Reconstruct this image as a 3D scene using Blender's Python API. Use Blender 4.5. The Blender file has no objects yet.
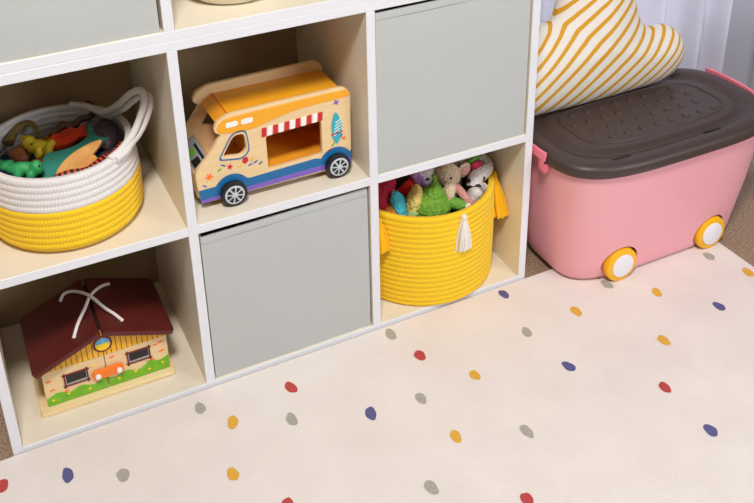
import bpy, bmesh, math, random
from mathutils import Vector, Matrix, Euler
from math import pi, sin, cos, radians as R
random.seed(7)
S = bpy.context.scene
COL = S.collection
W, H, T, D = 0.335, 0.3351, 0.0174, 0.3461      # cube width, height, board, depth
Z2 = 2*T + H                                     # floor of second row
Z3 = 4*T + 2*H                                   # floor of upper unit
RUG = 0.009

# ---------------------------------------------------------------- materials
def lin(c):
    c = [x/255 for x in c]
    return [x/12.92 if x <= .04045 else ((x+.055)/1.055)**2.4 for x in c] + [1]
MC = {}
def mat(name, rgb, rough=.6, noise=0, nscale=30, bump=0, bscale=60, spec=.5, kind=None, rgb2=None, metal=0, sheen=0, coat=0):
    if name in MC: return MC[name]
    m = bpy.data.materials.new(name); m.use_nodes = True
    nt = m.node_tree; N = nt.nodes; L = nt.links
    b = N['Principled BSDF']
    b.inputs['Roughness'].default_value = rough
    b.inputs['Specular IOR Level'].default_value = spec
    b.inputs['Metallic'].default_value = metal
    if sheen: b.inputs['Sheen Weight'].default_value = sheen
    if coat: b.inputs['Coat Weight'].default_value = coat
    tc = N.new('ShaderNodeTexCoord')
    c1 = lin(rgb); b.inputs['Base Color'].default_value = c1
    src = None
    if kind == 'wood':
        w = N.new('ShaderNodeTexWave'); w.inputs['Scale'].default_value = nscale; w.inputs['Distortion'].default_value = 6
        w.inputs['Detail'].default_value = 3; w.bands_direction = 'Z'
        mp = N.new('ShaderNodeMapping'); mp.inputs['Scale'].default_value = (.15, 1, 1)
        L.new(tc.outputs['Object'], mp.inputs[0]); L.new(mp.outputs[0], w.inputs[0]); src = w.outputs['Fac']
    elif kind == 'fabric' or noise or rgb2:
        n = N.new('ShaderNodeTexNoise'); n.inputs['Scale'].default_value = nscale; n.inputs['Detail'].default_value = 4
        L.new(tc.outputs['Object'], n.inputs[0]); src = n.outputs['Fac']
    if src is not None and (noise or rgb2):
        mx = N.new('ShaderNodeMix'); mx.data_type = 'RGBA'
        c2 = lin(rgb2) if rgb2 else [x*(1-noise) for x in c1[:3]]+[1]
        mx.inputs[6].default_value = c1; mx.inputs[7].default_value = c2
        rp = N.new('ShaderNodeMapRange'); rp.inputs[1].default_value = .3; rp.inputs[2].default_value = .7
        L.new(src, rp.inputs[0]); L.new(rp.outputs[0], mx.inputs[0]); L.new(mx.outputs[2], b.inputs['Base Color'])
    if bump:
        bp = N.new('ShaderNodeBump'); bp.inputs['Strength'].default_value = bump; bp.inputs['Distance'].default_value = .003
        if kind == 'rope':          # twisted strands along the coil, uv = (length, height)
            w = N.new('ShaderNodeTexWave'); w.inputs['Scale'].default_value = bscale; w.inputs['Distortion'].default_value = 1.5
            w.bands_direction = 'DIAGONAL'; L.new(tc.outputs['UV'], w.inputs[0]); L.new(w.outputs['Fac'], bp.inputs['Height'])
        elif kind == 'crochet':
            v = N.new('ShaderNodeTexVoronoi'); v.inputs['Scale'].default_value = bscale
            L.new(tc.outputs['Object'], v.inputs[0]); L.new(v.outputs['Distance'], bp.inputs['Height']); bp.invert = True
        elif kind == 'weave':
            w = N.new('ShaderNodeTexWave'); w.inputs['Scale'].default_value = bscale; w.bands_direction = 'X'
            w2 = N.new('ShaderNodeTexWave'); w2.inputs['Scale'].default_value = bscale; w2.bands_direction = 'Z'
            a = N.new('ShaderNodeMath'); a.operation = 'ADD'
            for q, i in ((w, 0), (w2, 1)):
                L.new(tc.outputs['Object'], q.inputs[0]); L.new(q.outputs['Fac'], a.inputs[i])
            L.new(a.outputs[0], bp.inputs['Height'])
        else:
            n2 = N.new('ShaderNodeTexNoise'); n2.inputs['Scale'].default_value = bscale; n2.inputs['Detail'].default_value = 5
            L.new(tc.outputs['Object'], n2.inputs[0]); L.new(n2.outputs['Fac'], bp.inputs['Height'])
        L.new(bp.outputs[0], b.inputs['Normal'])
    MC[name] = m
    return m

LAM  = mat('white_laminate', (229,219,200), .45, bump=.03, bscale=300)
EDGE = mat('white_edge_band', (232,232,236), .45)
BACK = mat('shelf_back_board', (165,142,108), .6)
GREY = mat('grey_box_fabric', (190,192,189), .85, kind='weave', bump=.12, bscale=350, noise=0)
DARK = mat('dark_lining', (40,42,45), .9)
YEL  = mat('yellow_cotton_rope', (250,203,22), .85, kind='rope', bump=.22, bscale=110, sheen=.1)
WHT  = mat('white_cotton_rope', (228,222,220), .85, kind='rope', bump=.2, bscale=110, sheen=.1)
TASY = mat('yellow_tassel_yarn', (245,185,10), .9, bump=.3, bscale=400)
TASW = mat('white_tassel_yarn', (240,232,222), .9, bump=.3, bscale=400)
PINK = mat('pink_plastic', (244,174,182), .38, spec=.4)
PINK2= mat('pink_clasp_plastic', (243,130,150), .4)
BRN  = mat('brown_plastic', (70,55,51), .42, bump=.06, bscale=900, spec=.45)
SLOT = mat('dark_slot', (18,15,15), .8)
WYEL = mat('yellow_wheel_plastic', (250,185,20), .4)
WWHT = mat('white_wheel_cap', (238,236,240), .4)
WOOD = mat('light_birch', (236,205,156), .5, kind='wood', rgb2=(234,202,152), nscale=14)
PLY  = mat('pale_wood_edge', (240,214,165), .55, kind='wood', rgb2=(234,205,156), nscale=30)
ORG  = mat('orange_paint', (240,160,40), .4)
ORGS = mat('bright_orange_paint', (245,170,35), .4)
BLUE = mat('blue_paint', (20,105,160), .4)
PURP = mat('purple_paint', (125,95,190), .45)
RED  = mat('red_paint', (205,30,45), .45)
WHP  = mat('white_paint', (245,242,238), .45)
BLK  = mat('black_rubber', (22,24,28), .4)
SIL  = mat('silver_hub', (200,205,210), .35)
TEALP= mat('teal_paint', (45,175,190), .4)
GRNP = mat('green_paint', (110,185,50), .45)
GRNL = mat('grass_green_paint', (125,190,45), .5, rgb2=(105,172,35), nscale=60)
YELP = mat('yellow_paint', (245,205,30), .5)
GRYP = mat('grey_paint', (150,155,158), .45)
ROOF = mat('maroon_roof_paint', (88,24,19), .5, bump=.05, bscale=500)
ROOFE= mat('maroon_trim_paint', (120,30,30), .5)
SID  = mat('amber_siding_paint', (243,180,45), .5)
SIDL = mat('brown_line_paint', (120,60,15), .5)
PANE = mat('dark_window_pane', (28,26,28), .35)
PANEG= mat('grey_window_sill_paint', (170,165,165), .4)
SKYB = mat('sky_blue_paint', (110,185,225), .5)
ORH  = mat('orange_handle_paint', (250,125,30), .4)
CORD = mat('white_cotton_cord', (236,228,222), .85, bump=.3, bscale=500)
CERA = mat('cream_ceramic', (238,228,200), .4)
def colm(n, rgb, rough=.55, **k): return mat(n, rgb, rough, **k)

# ---------------------------------------------------------------- object helpers
def origin_of(o):
    v = Vector((0,0,0))
    while o is not None:
        v = v + o.location; o = o.parent
    return v
def thing(name, label, cat, loc, group=None):
    o = bpy.data.objects.new(name, None); COL.objects.link(o); o.location = loc
    o.empty_display_size = .05
    o['label'] = label; o['category'] = cat
    if group: o['group'] = group
    return o
def smooth(me, ang=40):
    for p in me.polygons: p.use_smooth = True
    try: me.set_sharp_from_angle(angle=R(ang))
    except Exception: pass
def obj(name, me, m, parent=None, loc=None, label=None, cat=None, group=None, sm=True, ang=40):
    """me: Mesh or BMesh in world coordinates; becomes one object, local to its thing."""
    if isinstance(me, bmesh.types.BMesh):
        bm = me; me = bpy.data.meshes.new(name); bm.normal_update(); bm.to_mesh(me); bm.free()
    off = origin_of(parent) if parent is not None else Vector(loc or (0,0,0))
    me.transform(Matrix.Translation(-off))
    ms = m if isinstance(m, (list, tuple)) else [m]
    if len(me.materials): me.materials.clear()
    for q in ms: me.materials.append(q)
    if sm: smooth(me, ang)
    o = bpy.data.objects.new(name, me); COL.objects.link(o)
    if parent is not None: o.parent = parent
    else: o.location = off
    if label: o['label'] = label
    if cat: o['category'] = cat
    if group: o['group'] = group
    return o
def struct(name, bm, m, loc=None, sm=True):
    o = obj(name, bm, m, loc=loc, sm=sm); o['kind'] = 'structure'; return o

def bevel(bm, w, seg=2, ang=30):
    es = [e for e in bm.edges if len(e.link_faces) == 2 and e.calc_face_angle(0) > R(ang)]
    if w > 0 and es: bmesh.ops.bevel(bm, geom=es, offset=w, segments=seg, profile=.5, affect='EDGES')
def box(x0, x1, y0, y1, z0, z1, bev=.0, seg=2):
    bm = bmesh.new(); r = bmesh.ops.create_cube(bm, size=1)
    for v in bm.verts:
        v.co = Vector(((x0+x1)/2 + v.co.x*(x1-x0), (y0+y1)/2 + v.co.y*(y1-y0), (z0+z1)/2 + v.co.z*(z1-z0)))
    bevel(bm, bev, seg); return bm
def add(bm, other):
    me = bpy.data.meshes.new('tmp'); other.to_mesh(me); other.free(); bm.from_mesh(me); bpy.data.meshes.remove(me); return bm
def xf(bm, M): bmesh.ops.transform(bm, matrix=M, verts=bm.verts); return bm
def rpoly(pts, r, n=5):
    """round the corners of a polygon; r number or list"""
    out = []; N = len(pts)
    for i in range(N):
        p = Vector(pts[i]); a = Vector(pts[i-1]); b = Vector(pts[(i+1) % N])
        rr = r[i] if isinstance(r, (list, tuple)) else r
        if rr <= 0: out.append(tuple(p)); continue
        da = (a-p); db = (b-p); k = min(rr, da.length*.48, db.length*.48)
        s = p + da.normalized()*k; e = p + db.normalized()*k
        for j in range(n+1):
            t = j/n; q = s*(1-t)**2 + p*2*t*(1-t) + e*t*t; out.append(tuple(q))
    return out
def plate(loops, th, bev=0.0):
    """flat outline(s) with holes, extruded by th along local z, centred on z=0; returns a mesh"""
    cu = bpy.data.curves.new('tmp', 'CURVE'); cu.dimensions = '2D'; cu.fill_mode = 'BOTH'
    cu.extrude = max(th/2-bev, 1e-5); cu.bevel_depth = bev; cu.bevel_resolution = 1; cu.offset = -bev
    for lp in loops:
        s = cu.splines.new('POLY'); s.points.add(len(lp)-1)
        for q, p in zip(s.points, lp): q.co = (p[0], p[1], 0, 1)
        s.use_cyclic_u = True
    o = bpy.data.objects.new('tmp', cu); COL.objects.link(o)
    dg = bpy.context.evaluated_depsgraph_get(); me = bpy.data.meshes.new_from_object(o.evaluated_get(dg))
    bpy.data.objects.remove(o); bpy.data.curves.remove(cu); return me
XZ = Matrix(((1,0,0,0),(0,0,-1,0),(0,1,0,0),(0,0,0,1)))   # local (x,y,z) -> world (x,-z,y)
def front(loops, y0, y1, bev=0.0):
    """plate standing in the xz plane, from depth y0 to y1"""
    me = plate(loops, abs(y1-y0), bev); me.transform(Matrix.Translation((0,(y0+y1)/2,0)) @ XZ); return me
def circ(cx, cz, r, n=24, rz=None): return [(cx+r*cos(2*pi*i/n), cz+(rz or r)*sin(2*pi*i/n)) for i in range(n)]
def join_meshes(ms):
    bm = bmesh.new()
    for m in ms: bm.from_mesh(m)
    return bm
def catmull(pts, n=8, closed=False):
    P = [Vector(p) for p in pts]; out = []
    N = len(P); rng = range(N) if closed else range(N-1)
    for i in rng:
        if closed: a,b,c,d = P[i-1],P[i],P[(i+1)%N],P[(i+2)%N]
        else: a,b,c,d = P[max(i-1,0)],P[i],P[i+1],P[min(i+2,N-1)]
        for j in range(n):
            t = j/n; out.append(.5*((2*b)+(c-a)*t+(2*a-5*b+4*c-d)*t*t+(3*b-a-3*c+d)*t**3))
    if not closed: out.append(P[-1])
    return out
def tube(pts, r, n=10, closed=False, caps=True, bm=None):
    """swept tube with uv = (length, around)"""
    bm = bm or bmesh.new(); uvl = bm.loops.layers.uv.verify()
    N = len(pts); rings = []; up = Vector((0,0,1)); Ls = [0]
    for i in range(1, N): Ls.append(Ls[-1] + (pts[i]-pts[i-1]).length)
    prev = None
    for i in range(N):
        t = (pts[(i+1) % N]-pts[i-1]) if closed else (pts[min(i+1,N-1)]-pts[max(i-1,0)])
        t.normalize()
        if prev is None: u = t.orthogonal().normalized()
        else: u = (prev - t*prev.dot(t)).normalized()
        prev = u; v = t.cross(u); rr = r(i/(N-1)) if callable(r) else r
        rings.append([bm.verts.new(pts[i] + (u*cos(2*pi*k/n)+v*sin(2*pi*k/n))*rr) for k in range(n)])
    M = N if closed else N-1
    for i in range(M):
        a, b = rings[i], rings[(i+1) % N]
        for k in range(n):
            f = bm.faces.new((a[k], a[(k+1)%n], b[(k+1)%n], b[k]))
            l1 = Ls[i+1] if i+1 < N else Ls[i]+.01
            for lp, uv in zip(f.loops, ((Ls[i],k*.004),(Ls[i],(k+1)*.004),(l1,(k+1)*.004),(l1,k*.004))): lp[uvl].uv = uv
    if caps and not closed:
        bm.faces.new(rings[0][::-1]); bm.faces.new(rings[-1])
    return bm
def se(cx, cy, a, b, n, z, k=64, bow=0):
    out = []
    for i in range(k):
        t = 2*pi*i/k; c, s = cos(t), sin(t)
        x = abs(c)**(2/n)*(1 if c >= 0 else -1); y = abs(s)**(2/n)*(1 if s >= 0 else -1)
        out.append(Vector((cx+a*x, cy+b*y, z)))
    return out
def loft(loops, cap0=True, cap1=True, uvscale=None):
    bm = bmesh.new(); uvl = bm.loops.layers.uv.verify()
    rs = [[bm.verts.new(p) for p in lp] for lp in loops]; k = len(rs[0])
    vl = 0
    for j in range(len(rs)-1):
        dv = (loops[j+1][0]-loops[j][0]).length; ul = 0
        for i in range(k):
            du = (loops[j][(i+1)%k]-loops[j][i]).length
            f = bm.faces.new((rs[j][i], rs[j][(i+1)%k], rs[j+1][(i+1)%k], rs[j+1][i]))
            for lp, uv in zip(f.loops, ((ul,vl),(ul+du,vl),(ul+du,vl+dv),(ul,vl+dv))): lp[uvl].uv = uv
            ul += du
        vl += dv
    if cap0: bm.faces.new(rs[0][::-1])
    if cap1: bm.faces.new(rs[-1])
    return bm
def blob(parts, vox=.004, smooth_it=2):
    """one continuous soft body from overlapping ellipsoids (centre, radii, euler degrees)"""
    bm = bmesh.new()
    for p in parts:
        c, r = p[0], p[1]; e = p[2] if len(p) > 2 else (0,0,0)
        if not isinstance(r, (list, tuple)): r = (r,r,r)
        M = Matrix.Translation(c) @ Euler([R(a) for a in e]).to_matrix().to_4x4() @ Matrix.Diagonal((*r,1))
        bmesh.ops.create_icosphere(bm, subdivisions=3, radius=1, matrix=M)
    me = bpy.data.meshes.new('tmp'); bm.to_mesh(me); bm.free()
    o = bpy.data.objects.new('tmp', me); COL.objects.link(o)
    md = o.modifiers.new('r', 'REMESH'); md.mode = 'VOXEL'; md.voxel_size = vox
    ms = o.modifiers.new('s', 'SMOOTH'); ms.iterations = smooth_it; ms.factor = .5
    dg = bpy.context.evaluated_depsgraph_get(); res = bpy.data.meshes.new_from_object(o.evaluated_get(dg))
    bpy.data.objects.remove(o); bpy.data.meshes.remove(me); return res
def ball(c, r, e=(0,0,0), sub=3):
    if not isinstance(r, (list, tuple)): r = (r,r,r)
    bm = bmesh.new()
    bmesh.ops.create_icosphere(bm, subdivisions=sub, radius=1, matrix=Matrix.Translation(c) @ Euler([R(a) for a in e]).to_matrix().to_4x4() @ Matrix.Diagonal((*r,1)))
    return bm
def frame_at(c, e): return Matrix.Translation(c) @ Euler([R(a) for a in e]).to_matrix().to_4x4()
def cutout(outline, th, c, e, bev=.002, sm=6):
    """thick wooden silhouette (outline in its own plane), placed at c with tilt e"""
    pts = [(p.x, p.y) for p in catmull([(a,b,0) for a,b in outline], sm, closed=True)]
    me = plate([pts], th, bev); me.transform(frame_at(c, e)); return me
def bool_diff(bm, cutters):
    me = bpy.data.meshes.new('tmp'); bm.to_mesh(me); bm.free()
    o = bpy.data.objects.new('tmp', me); COL.objects.link(o); cs = []
    for c in cutters:
        cm = bpy.data.meshes.new('tmpc'); c.to_mesh(cm); c.free()
        co = bpy.data.objects.new('tmpc', cm); COL.objects.link(co); cs.append(co)
        md = o.modifiers.new('b', 'BOOLEAN'); md.object = co; md.operation = 'DIFFERENCE'; md.solver = 'EXACT'
    dg = bpy.context.evaluated_depsgraph_get(); res = bpy.data.meshes.new_from_object(o.evaluated_get(dg))
    for q in [o]+cs: bpy.data.objects.remove(q)
    return res
def cyl(cx, cy, cz, r, h, axis='Z', n=40, bev=0, r2=None):
    bm = bmesh.new(); bmesh.ops.create_cone(bm, cap_ends=True, segments=n, radius1=r, radius2=r2 if r2 is not None else r, depth=h)
    bevel(bm, bev, 2)
    if axis == 'Y': xf(bm, Matrix.Rotation(R(90), 4, 'X'))     # +z -> -y
    if axis == 'X': xf(bm, Matrix.Rotation(R(90), 4, 'Y'))
    return xf(bm, Matrix.Translation((cx,cy,cz)))

# ---------------------------------------------------------------- the setting
FLOOR = mat('brown_carpet', (190,165,140), .95, rgb2=(112,84,62), nscale=260, bump=1, bscale=300)
bm = box(-2.6, 3.2, -3.2, .62, -.05, 0); struct('floor', bm, FLOOR, sm=False)
WALL = mat('wall_paint', (196,193,200), .8, bump=.05, bscale=200)
bm = box(-2.6, 1.15, .50, .62, 0, 2.6)
for a in ((2.65,3.2,.50,.62,0,2.6),(1.15,2.65,.50,.62,0,.30),(1.15,2.65,.50,.62,2.0,2.6)): add(bm, box(*a))
struct('wall_back', bm, WALL, sm=False)
bm = bmesh.new()
for a in ((1.15,1.20,.53,.59,.30,2.0),(2.60,2.65,.53,.59,.30,2.0),(1.20,2.60,.53,.59,.30,.35),(1.20,2.60,.53,.59,1.95,2.0),(1.87,1.92,.53,.59,.35,1.95)): add(bm, box(*a))
struct('added_window', bm, WHP, sm=False)  # unseen window and opening, added so the backlight reaches the curtain
struct('baseboard_back', box(-2.6, 3.2, .485, .50, 0, .08, .003), WHP)

# ---------------------------------------------------------------- rug
RUGM = mat('cream_rug_pile', (236,226,219), .95, rgb2=(229,218,211), nscale=9, bump=.5, bscale=380, sheen=.15)
DOTC = {'g': colm('rug_dot_grey', (186,180,164), .95, bump=.5, bscale=500, rgb2=(160,155,142), nscale=300),
        'y': colm('rug_dot_yellow', (232,178,70), .95, bump=.5, bscale=500, rgb2=(220,165,60), nscale=300),
        'r': colm('rug_dot_red', (196,76,72), .95, bump=.5, bscale=500, rgb2=(182,64,62), nscale=300),
        'b': colm('rug_dot_navy', (100,97,146), .95, bump=.5, bscale=500, rgb2=(86,83,130), nscale=300)}
DOTS = [(.325,-.046,'g'),(.368,-.106,'y'),(.494,-.074,'r'),(.466,-.148,'g'),(.6,-.201,'b'),(.078,-.09,'b'),(.163,-.133,'g'),(.331,-.216,'y'),
 (.729,-.03,'g'),(.752,-.11,'r'),(.819,-.205,'y'),(.699,-.21,'g'),(.71,-.317,'y'),(.618,-.392,'g'),(.976,-.15,'g'),(1.103,-.144,'y'),(.992,-.267,'b'),
 (.828,-.364,'g'),(.746,-.483,'r'),(1.001,-.029,'b'),(1.216,-.103,'g'),(1.292,-.173,'y'),(1.375,-.267,'b'),(1.203,-.294,'y'),(1.117,-.393,'r'),
 (1.117,-.509,'b'),(1.481,-.129,'g'),(1.514,-.211,'y'),(-.026,-.062,'r'),(.392,-.316,'r')]
extra = [(1.45,-0.33),(1.42,-0.5),(1.2,-0.62),(0.55,-0.52),(0.42,-0.42),(0.25,-0.34),(0.1,-0.26),(-0.05,-0.2),(0.66,-0.62),(0.38,-0.56),(0.2,-0.48),(0,-0.38),(-0.2,-0.1),(-0.25,-0.3),(-0.18,-0.5),(0.8,-0.72),(1.38,-0.68),(0.5,-0.7),(0.1,-0.62),(-0.05,-0.75)]
for i,(x,y) in enumerate(extra): DOTS.append((x, y, 'gyrb'[i%4]))
bm = box(-.75, 1.541, -1.25, -.003, .0005, RUG, .003, 2)
for f in bm.faces: f.material_index = 0
rnd = random.Random(3)
for x, y, c in DOTS:
    a = R(rnd.uniform(-16, 10)); ph = [rnd.uniform(0, 6.28) for _ in range(3)]; sx = .0096*rnd.uniform(.92,1.08); sy = .0155*rnd.uniform(.9,1.08)
    vs = []
    for i in range(28):
        t = 2*pi*i/28; k = 1 + .06*sin(2*t+ph[0]) + .05*sin(3*t+ph[1]) + .03*sin(5*t+ph[2])
        u, v = sx*k*cos(t), sy*k*sin(t)
        vs.append(bm.verts.new((x+u*cos(a)-v*sin(a), y+u*sin(a)+v*cos(a), RUG+.0006)))
    f = bm.faces.new(vs); f.material_index = 1 + 'gyrb'.index(c)
obj('rug', bm, [RUGM, DOTC['g'], DOTC['y'], DOTC['r'], DOTC['b']], loc=(.4,-.6,0), sm=False,
    label='cream rug with scattered grey, yellow, red and navy dots on the carpet', cat='rug')

# ---------------------------------------------------------------- curtain
CURT = mat('sheer_lilac_white_curtain', (238,237,246), .9, bump=.15, bscale=250)
nt = CURT.node_tree; b = nt.nodes['Principled BSDF']; out = nt.nodes['Material Output']
tr = nt.nodes.new('ShaderNodeBsdfTranslucent'); tr.inputs[0].default_value = lin((238,237,246))
ms = nt.nodes.new('ShaderNodeMixShader'); ms.inputs[0].default_value = .3
nt.links.new(b.outputs[0], ms.inputs[1]); nt.links.new(tr.outputs[0], ms.inputs[2]); nt.links.new(ms.outputs[0], out.inputs[0])
bm = bmesh.new(); nx, nz = 420, 30; g = []
for i in range(nx+1):
    x = .98 + i/nx*1.02; row = []
    for j in range(nz+1):
        z = .012 + j/nz*2.0
        y = .395 + .026*sin(x*46+.35*sin(z*2.2)) + .012*sin(x*19+1.3+.3*z) + .006*sin(x*103+z)
        row.append(bm.verts.new((x, y, z)))
    g.append(row)
for i in range(nx):
    for j in range(nz): bm.faces.new((g[i][j], g[i+1][j], g[i+1][j+1], g[i][j+1]))
bmesh.ops.solidify(bm, geom=bm.faces[:], thickness=.0012)
obj('curtain', bm, CURT, loc=(1.5,.395,.012), ang=80, label='pale lilac white curtain hanging in folds behind the pink bin', cat='curtain')
C2 = mat('grey_lilac_curtain', (205,204,214), .9, bump=.15, bscale=250)
bm = bmesh.new(); g = []
for i in range(161):
    x = 2.03 + i/160*.55
    g.append([bm.verts.new((x, .405+.022*sin(x*38+.2*sin(z*3)), z)) for z in [.012+j*.1 for j in range(21)]])
for i in range(160):
    for j in range(20): bm.faces.new((g[i][j], g[i+1][j], g[i+1][j+1], g[i][j+1]))
bmesh.ops.solidify(bm, geom=bm.faces[:], thickness=.0012)
obj('curtain', bm, C2, loc=(2.3,.405,.012), ang=80, label='darker grey curtain panel at the far right edge, past the pale one', cat='curtain')

# ---------------------------------------------------------------- shelves
def shelf(z0, rows, label):
    t = thing('cube_shelf', label, 'shelf', (0, D/2, z0))
    X1 = 3*W + 4*T; ZT = rows*H + (rows+1)*T
    def board(name, x0, x1, za, zb):
        bm = box(x0, x1, 0, D, z0+za, z0+zb, .0008, 1)
        for f in bm.faces: f.material_index = 1 if f.calc_center_median().y < .0009 else 0
        o = obj(name, bm, [LAM, EDGE], t, sm=False)
        return o
    board('bottom_board', T, X1-T, 0, T); board('top_board', T, X1-T, ZT-T, ZT)
    board('side_panel', 0, T, 0, ZT); board('side_panel', X1-T, X1, 0, ZT)
    for c in (1, 2): board('divider', c*(W+T), c*(W+T)+T, T, ZT-T)
    for r in range(1, rows):
        for c in range(3): board('shelf_board', c*(W+T)+T, (c+1)*(W+T), r*(H+T), r*(H+T)+T)
    obj('back_panel', box(.002, X1-.002, D+.0002, D+.004, z0+.002, z0+ZT-.002), BACK, t, sm=False)
    return t
shelf(0, 2, 'white cube shelf unit of two rows standing on the floor by the rug')
shelf(2*H+3*T, 1, 'upper white cube unit stacked on top of the two-row shelf, cut by the top edge')

def fabric_box(x0, x1, z0, z1, label, y0=.006, skew=0, rot=0):
    """open-topped stiffened fabric cube"""
    t = thing('storage_box', label, 'storage box', ((x0+x1)/2, y0+.16, z0), 'grey fabric storage boxes in the cube shelf')
    y1 = y0+.325; w = .004
    def slab(*a): return box(*a, .0018, 2)
    bm = box(x0, x1, y0, y0+w, z0, z1, 0)
    bmesh.ops.subdivide_edges(bm, edges=bm.edges[:], cuts=14, use_grid_fill=True)
    rr = random.Random(int(x0*1000))
    for v in bm.verts:
        u = (v.co.x-x0)/(x1-x0); q = (v.co.z-z0)/(z1-z0)
        if v.co.y < y0+.001:
            e = min(u,1-u,q,1-q); v.co.y += -.0016*min(e*8,1) + .0006*sin(u*9+q*5)
        v.co.z += skew*(u)*(q)
    obj('front_panel', bm, GREY, t, ang=60)
    bm = slab(x0, x1, y1-w, y1, z0, z1)
    add(bm, slab(x0, x0+w, y0+w, y1-w, z0, z1)); add(bm, slab(x1-w, x1, y0+w, y1-w, z0, z1)); add(bm, slab(x0+w, x1-w, y0+w, y1-w, z0, z0+w))
    obj('side_walls', bm, GREY, t)
    bm = box(x0+w, x1-w, y0+w+.0002, y1-w-.0002, z0+w, z0+w+.0015); add(bm, box(x0+w, x1-w, y0+w+.0002, y0+w+.001, z0+w+.002, z1-.012))
    obj('lining', bm, DARK, t, sm=False)
    bm = tube([Vector((x0+.001, y0-.0018, z1-.012)), Vector((x1-.001, y0-.0018, z1-.012+skew))], .0006, 6)
    obj('hem_seam', bm, GREY, t)
    return t
cx = lambda c: T + c*(W+T)
fabric_box(cx(1)+.0035, cx(1)+W-.0035, T+.0005, T+.3215, 'grey fabric storage box in the lower row, between the wooden house and the yellow basket', skew=.0055)
fabric_box(cx(2)+.002, cx(2)+W-.004, Z2+.0005, Z2+.3275, 'grey fabric storage box above the yellow rope basket of plush toys', skew=.003, y0=.004)
fabric_box(cx(0)+.003, cx(0)+W-.005, Z3+.0005, Z3+.32, 'grey fabric storage box in the upper left cube, cut by the frame corner', y0=.006)
# round cream bowl in the upper cube
t = thing('bowl', 'round cream bowl on the upper shelf above the wooden van', 'bowl', (.505,.122,Z3))
prof = [(.0,.0),(.060,.0),(.068,.003),(.088,.028),(.100,.06),(.104,.085),(.101,.086),(.097,.06),(.084,.03),(.062,.008),(.0,.006)]
obj('body', loft([[Vector((.505+r*cos(2*pi*i/56), .122+r*sin(2*pi*i/56), Z3+.0005+z)) for i in range(56)] for r,z in [(max(a,.001),b) for a,b in prof]]), CERA, t, ang=60)

# ---------------------------------------------------------------- rope baskets
def coil_profile(r_of_z, z0, z1, pitch, amp, inner=False, sub=6):
    """bulging coil-by-coil wall profile -> list of (radius factor offset, z)"""
    n = round((z1-z0)/pitch); out = []
    for i in range(n):
        for j in range(sub):
            q = j/sub; z = z0 + (i+q)*(z1-z0)/n
            out.append((r_of_z(z) + amp*(abs(sin(pi*q))**.6)*(-1 if inner else 1), z))
    out.append((r_of_z(z1), z1)); return out
def ring(cx_, cy_, a, b, dr, z, k=120): return [Vector((cx_+(a+dr)*cos(2*pi*i/k), cy_+(b+dr)*sin(2*pi*i/k), z)) for i in range(k)]
def basket_band(cx_, cy_, a, b, shape, z0, z1, pitch, wall, bottom=None, k=120):
    outer = coil_profile(shape, z0, z1, pitch, .0022)
    inner = coil_profile(lambda z: shape(z)-wall, max(z0, (bottom or z0)), z1, pitch, .0022, True)[::-1]
    loops = [ring(cx_, cy_, a, b, d, z, k) for d, z in outer+inner]
    return loops
# yellow basket --------------------------------------------------------
def yshape(z):
    q = (z-T)/.225
    return -.004*(1-min(q/.05,1))**2 + .002*sin(pi*q)
YC = (.8915,.1485); YA, YB = .1575, .160
tb = thing('rope_basket', 'large yellow rope basket with tassels filled with plush toys', 'basket', (YC[0],YC[1],T))
lo = basket_band(YC[0], YC[1], YA, YB, yshape, T+.0008, .2375, .0122, .009)
for i in range(3): lo.append(ring(YC[0], YC[1], YA, YB, -.035-.04*i, T+.008))
lo.insert(0, ring(YC[0], YC[1], YA, YB, -.06, T+.0008))
lo.append(ring(YC[0], YC[1], YA, YB, -.153, T+.008)); lo.insert(0, ring(YC[0], YC[1], YA, YB, -.150, T+.0008))
obj('body', loft(lo), YEL, tb, ang=80)
def tassel(p, m, parent, ln=.085, tilt=(0,0)):
    p = Vector(p); dx, dy = tilt
    bm = bmesh.new(); rr = random.Random(5)
    for i in range(46):
        a = rr.uniform(0, 2*pi); q = math.sqrt(rr.random())
        e = p + Vector((dx*ln + cos(a)*q*.018, dy*ln + sin(a)*q*.0085, -ln*rr.uniform(.93,1.0)))
        s = p + Vector((cos(a)*q*.003, sin(a)*q*.003, -.006))
        mid = (s+e)/2 + Vector((cos(a)*q*.004, sin(a)*q*.003, -.004))
        tube(catmull([s, mid, e], 4), .0021, 5, bm=bm)
    o = obj('tassel', bm, m, parent)
    obj('knot', ball(p+Vector((0,0,-.006)), (.0065,.0065,.008)), m, o)
    return o
tassel((.9045,-.016,.234), TASW, tb, .086)['label'] = 'white yarn tassel'
tassel((1.0405,.084,.240), TASY, tb, .092, (-.02,-.40))['label'] = 'yellow yarn tassel'
tassel((.7465,.050,.236), TASY, tb, .075, (-.02,-.15))['label'] = 'yellow yarn tassel'
# white and yellow basket ---------------------------------------------
WC = (.1775,.157); WA, WB = .130, .140
zs = Z2+.086
def wshape(z):
    q = (z-Z2)/.145
    return -.016*(1-min(q/.13,1))**2 - .003*q + .004*sin(pi*q)
tw = thing('rope_basket', 'white and yellow rope basket with looped handles filled with wooden toys', 'basket', (WC[0],WC[1],Z2))
lo = basket_band(WC[0], WC[1], WA, WB, wshape, Z2+.0008, zs, .0123, .009)
for d in (.04,.08,.112): lo.append(ring(WC[0], WC[1], WA, WB, -d, Z2+.008))
lo.insert(0, ring(WC[0], WC[1], WA, WB, -.06, Z2+.0008)); lo.insert(0, ring(WC[0], WC[1], WA, WB, -.112, Z2+.0008))
obj('lower_body', loft(lo), YEL, tw, ang=80, label='yellow lower rope band')
lo = basket_band(WC[0], WC[1], WA, WB, wshape, zs, Z2+.1455, .0123, .009)
obj('upper_body', loft(lo+[lo[0]], False, False), WHT, tw, ang=80, label='white upper rope band')
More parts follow.
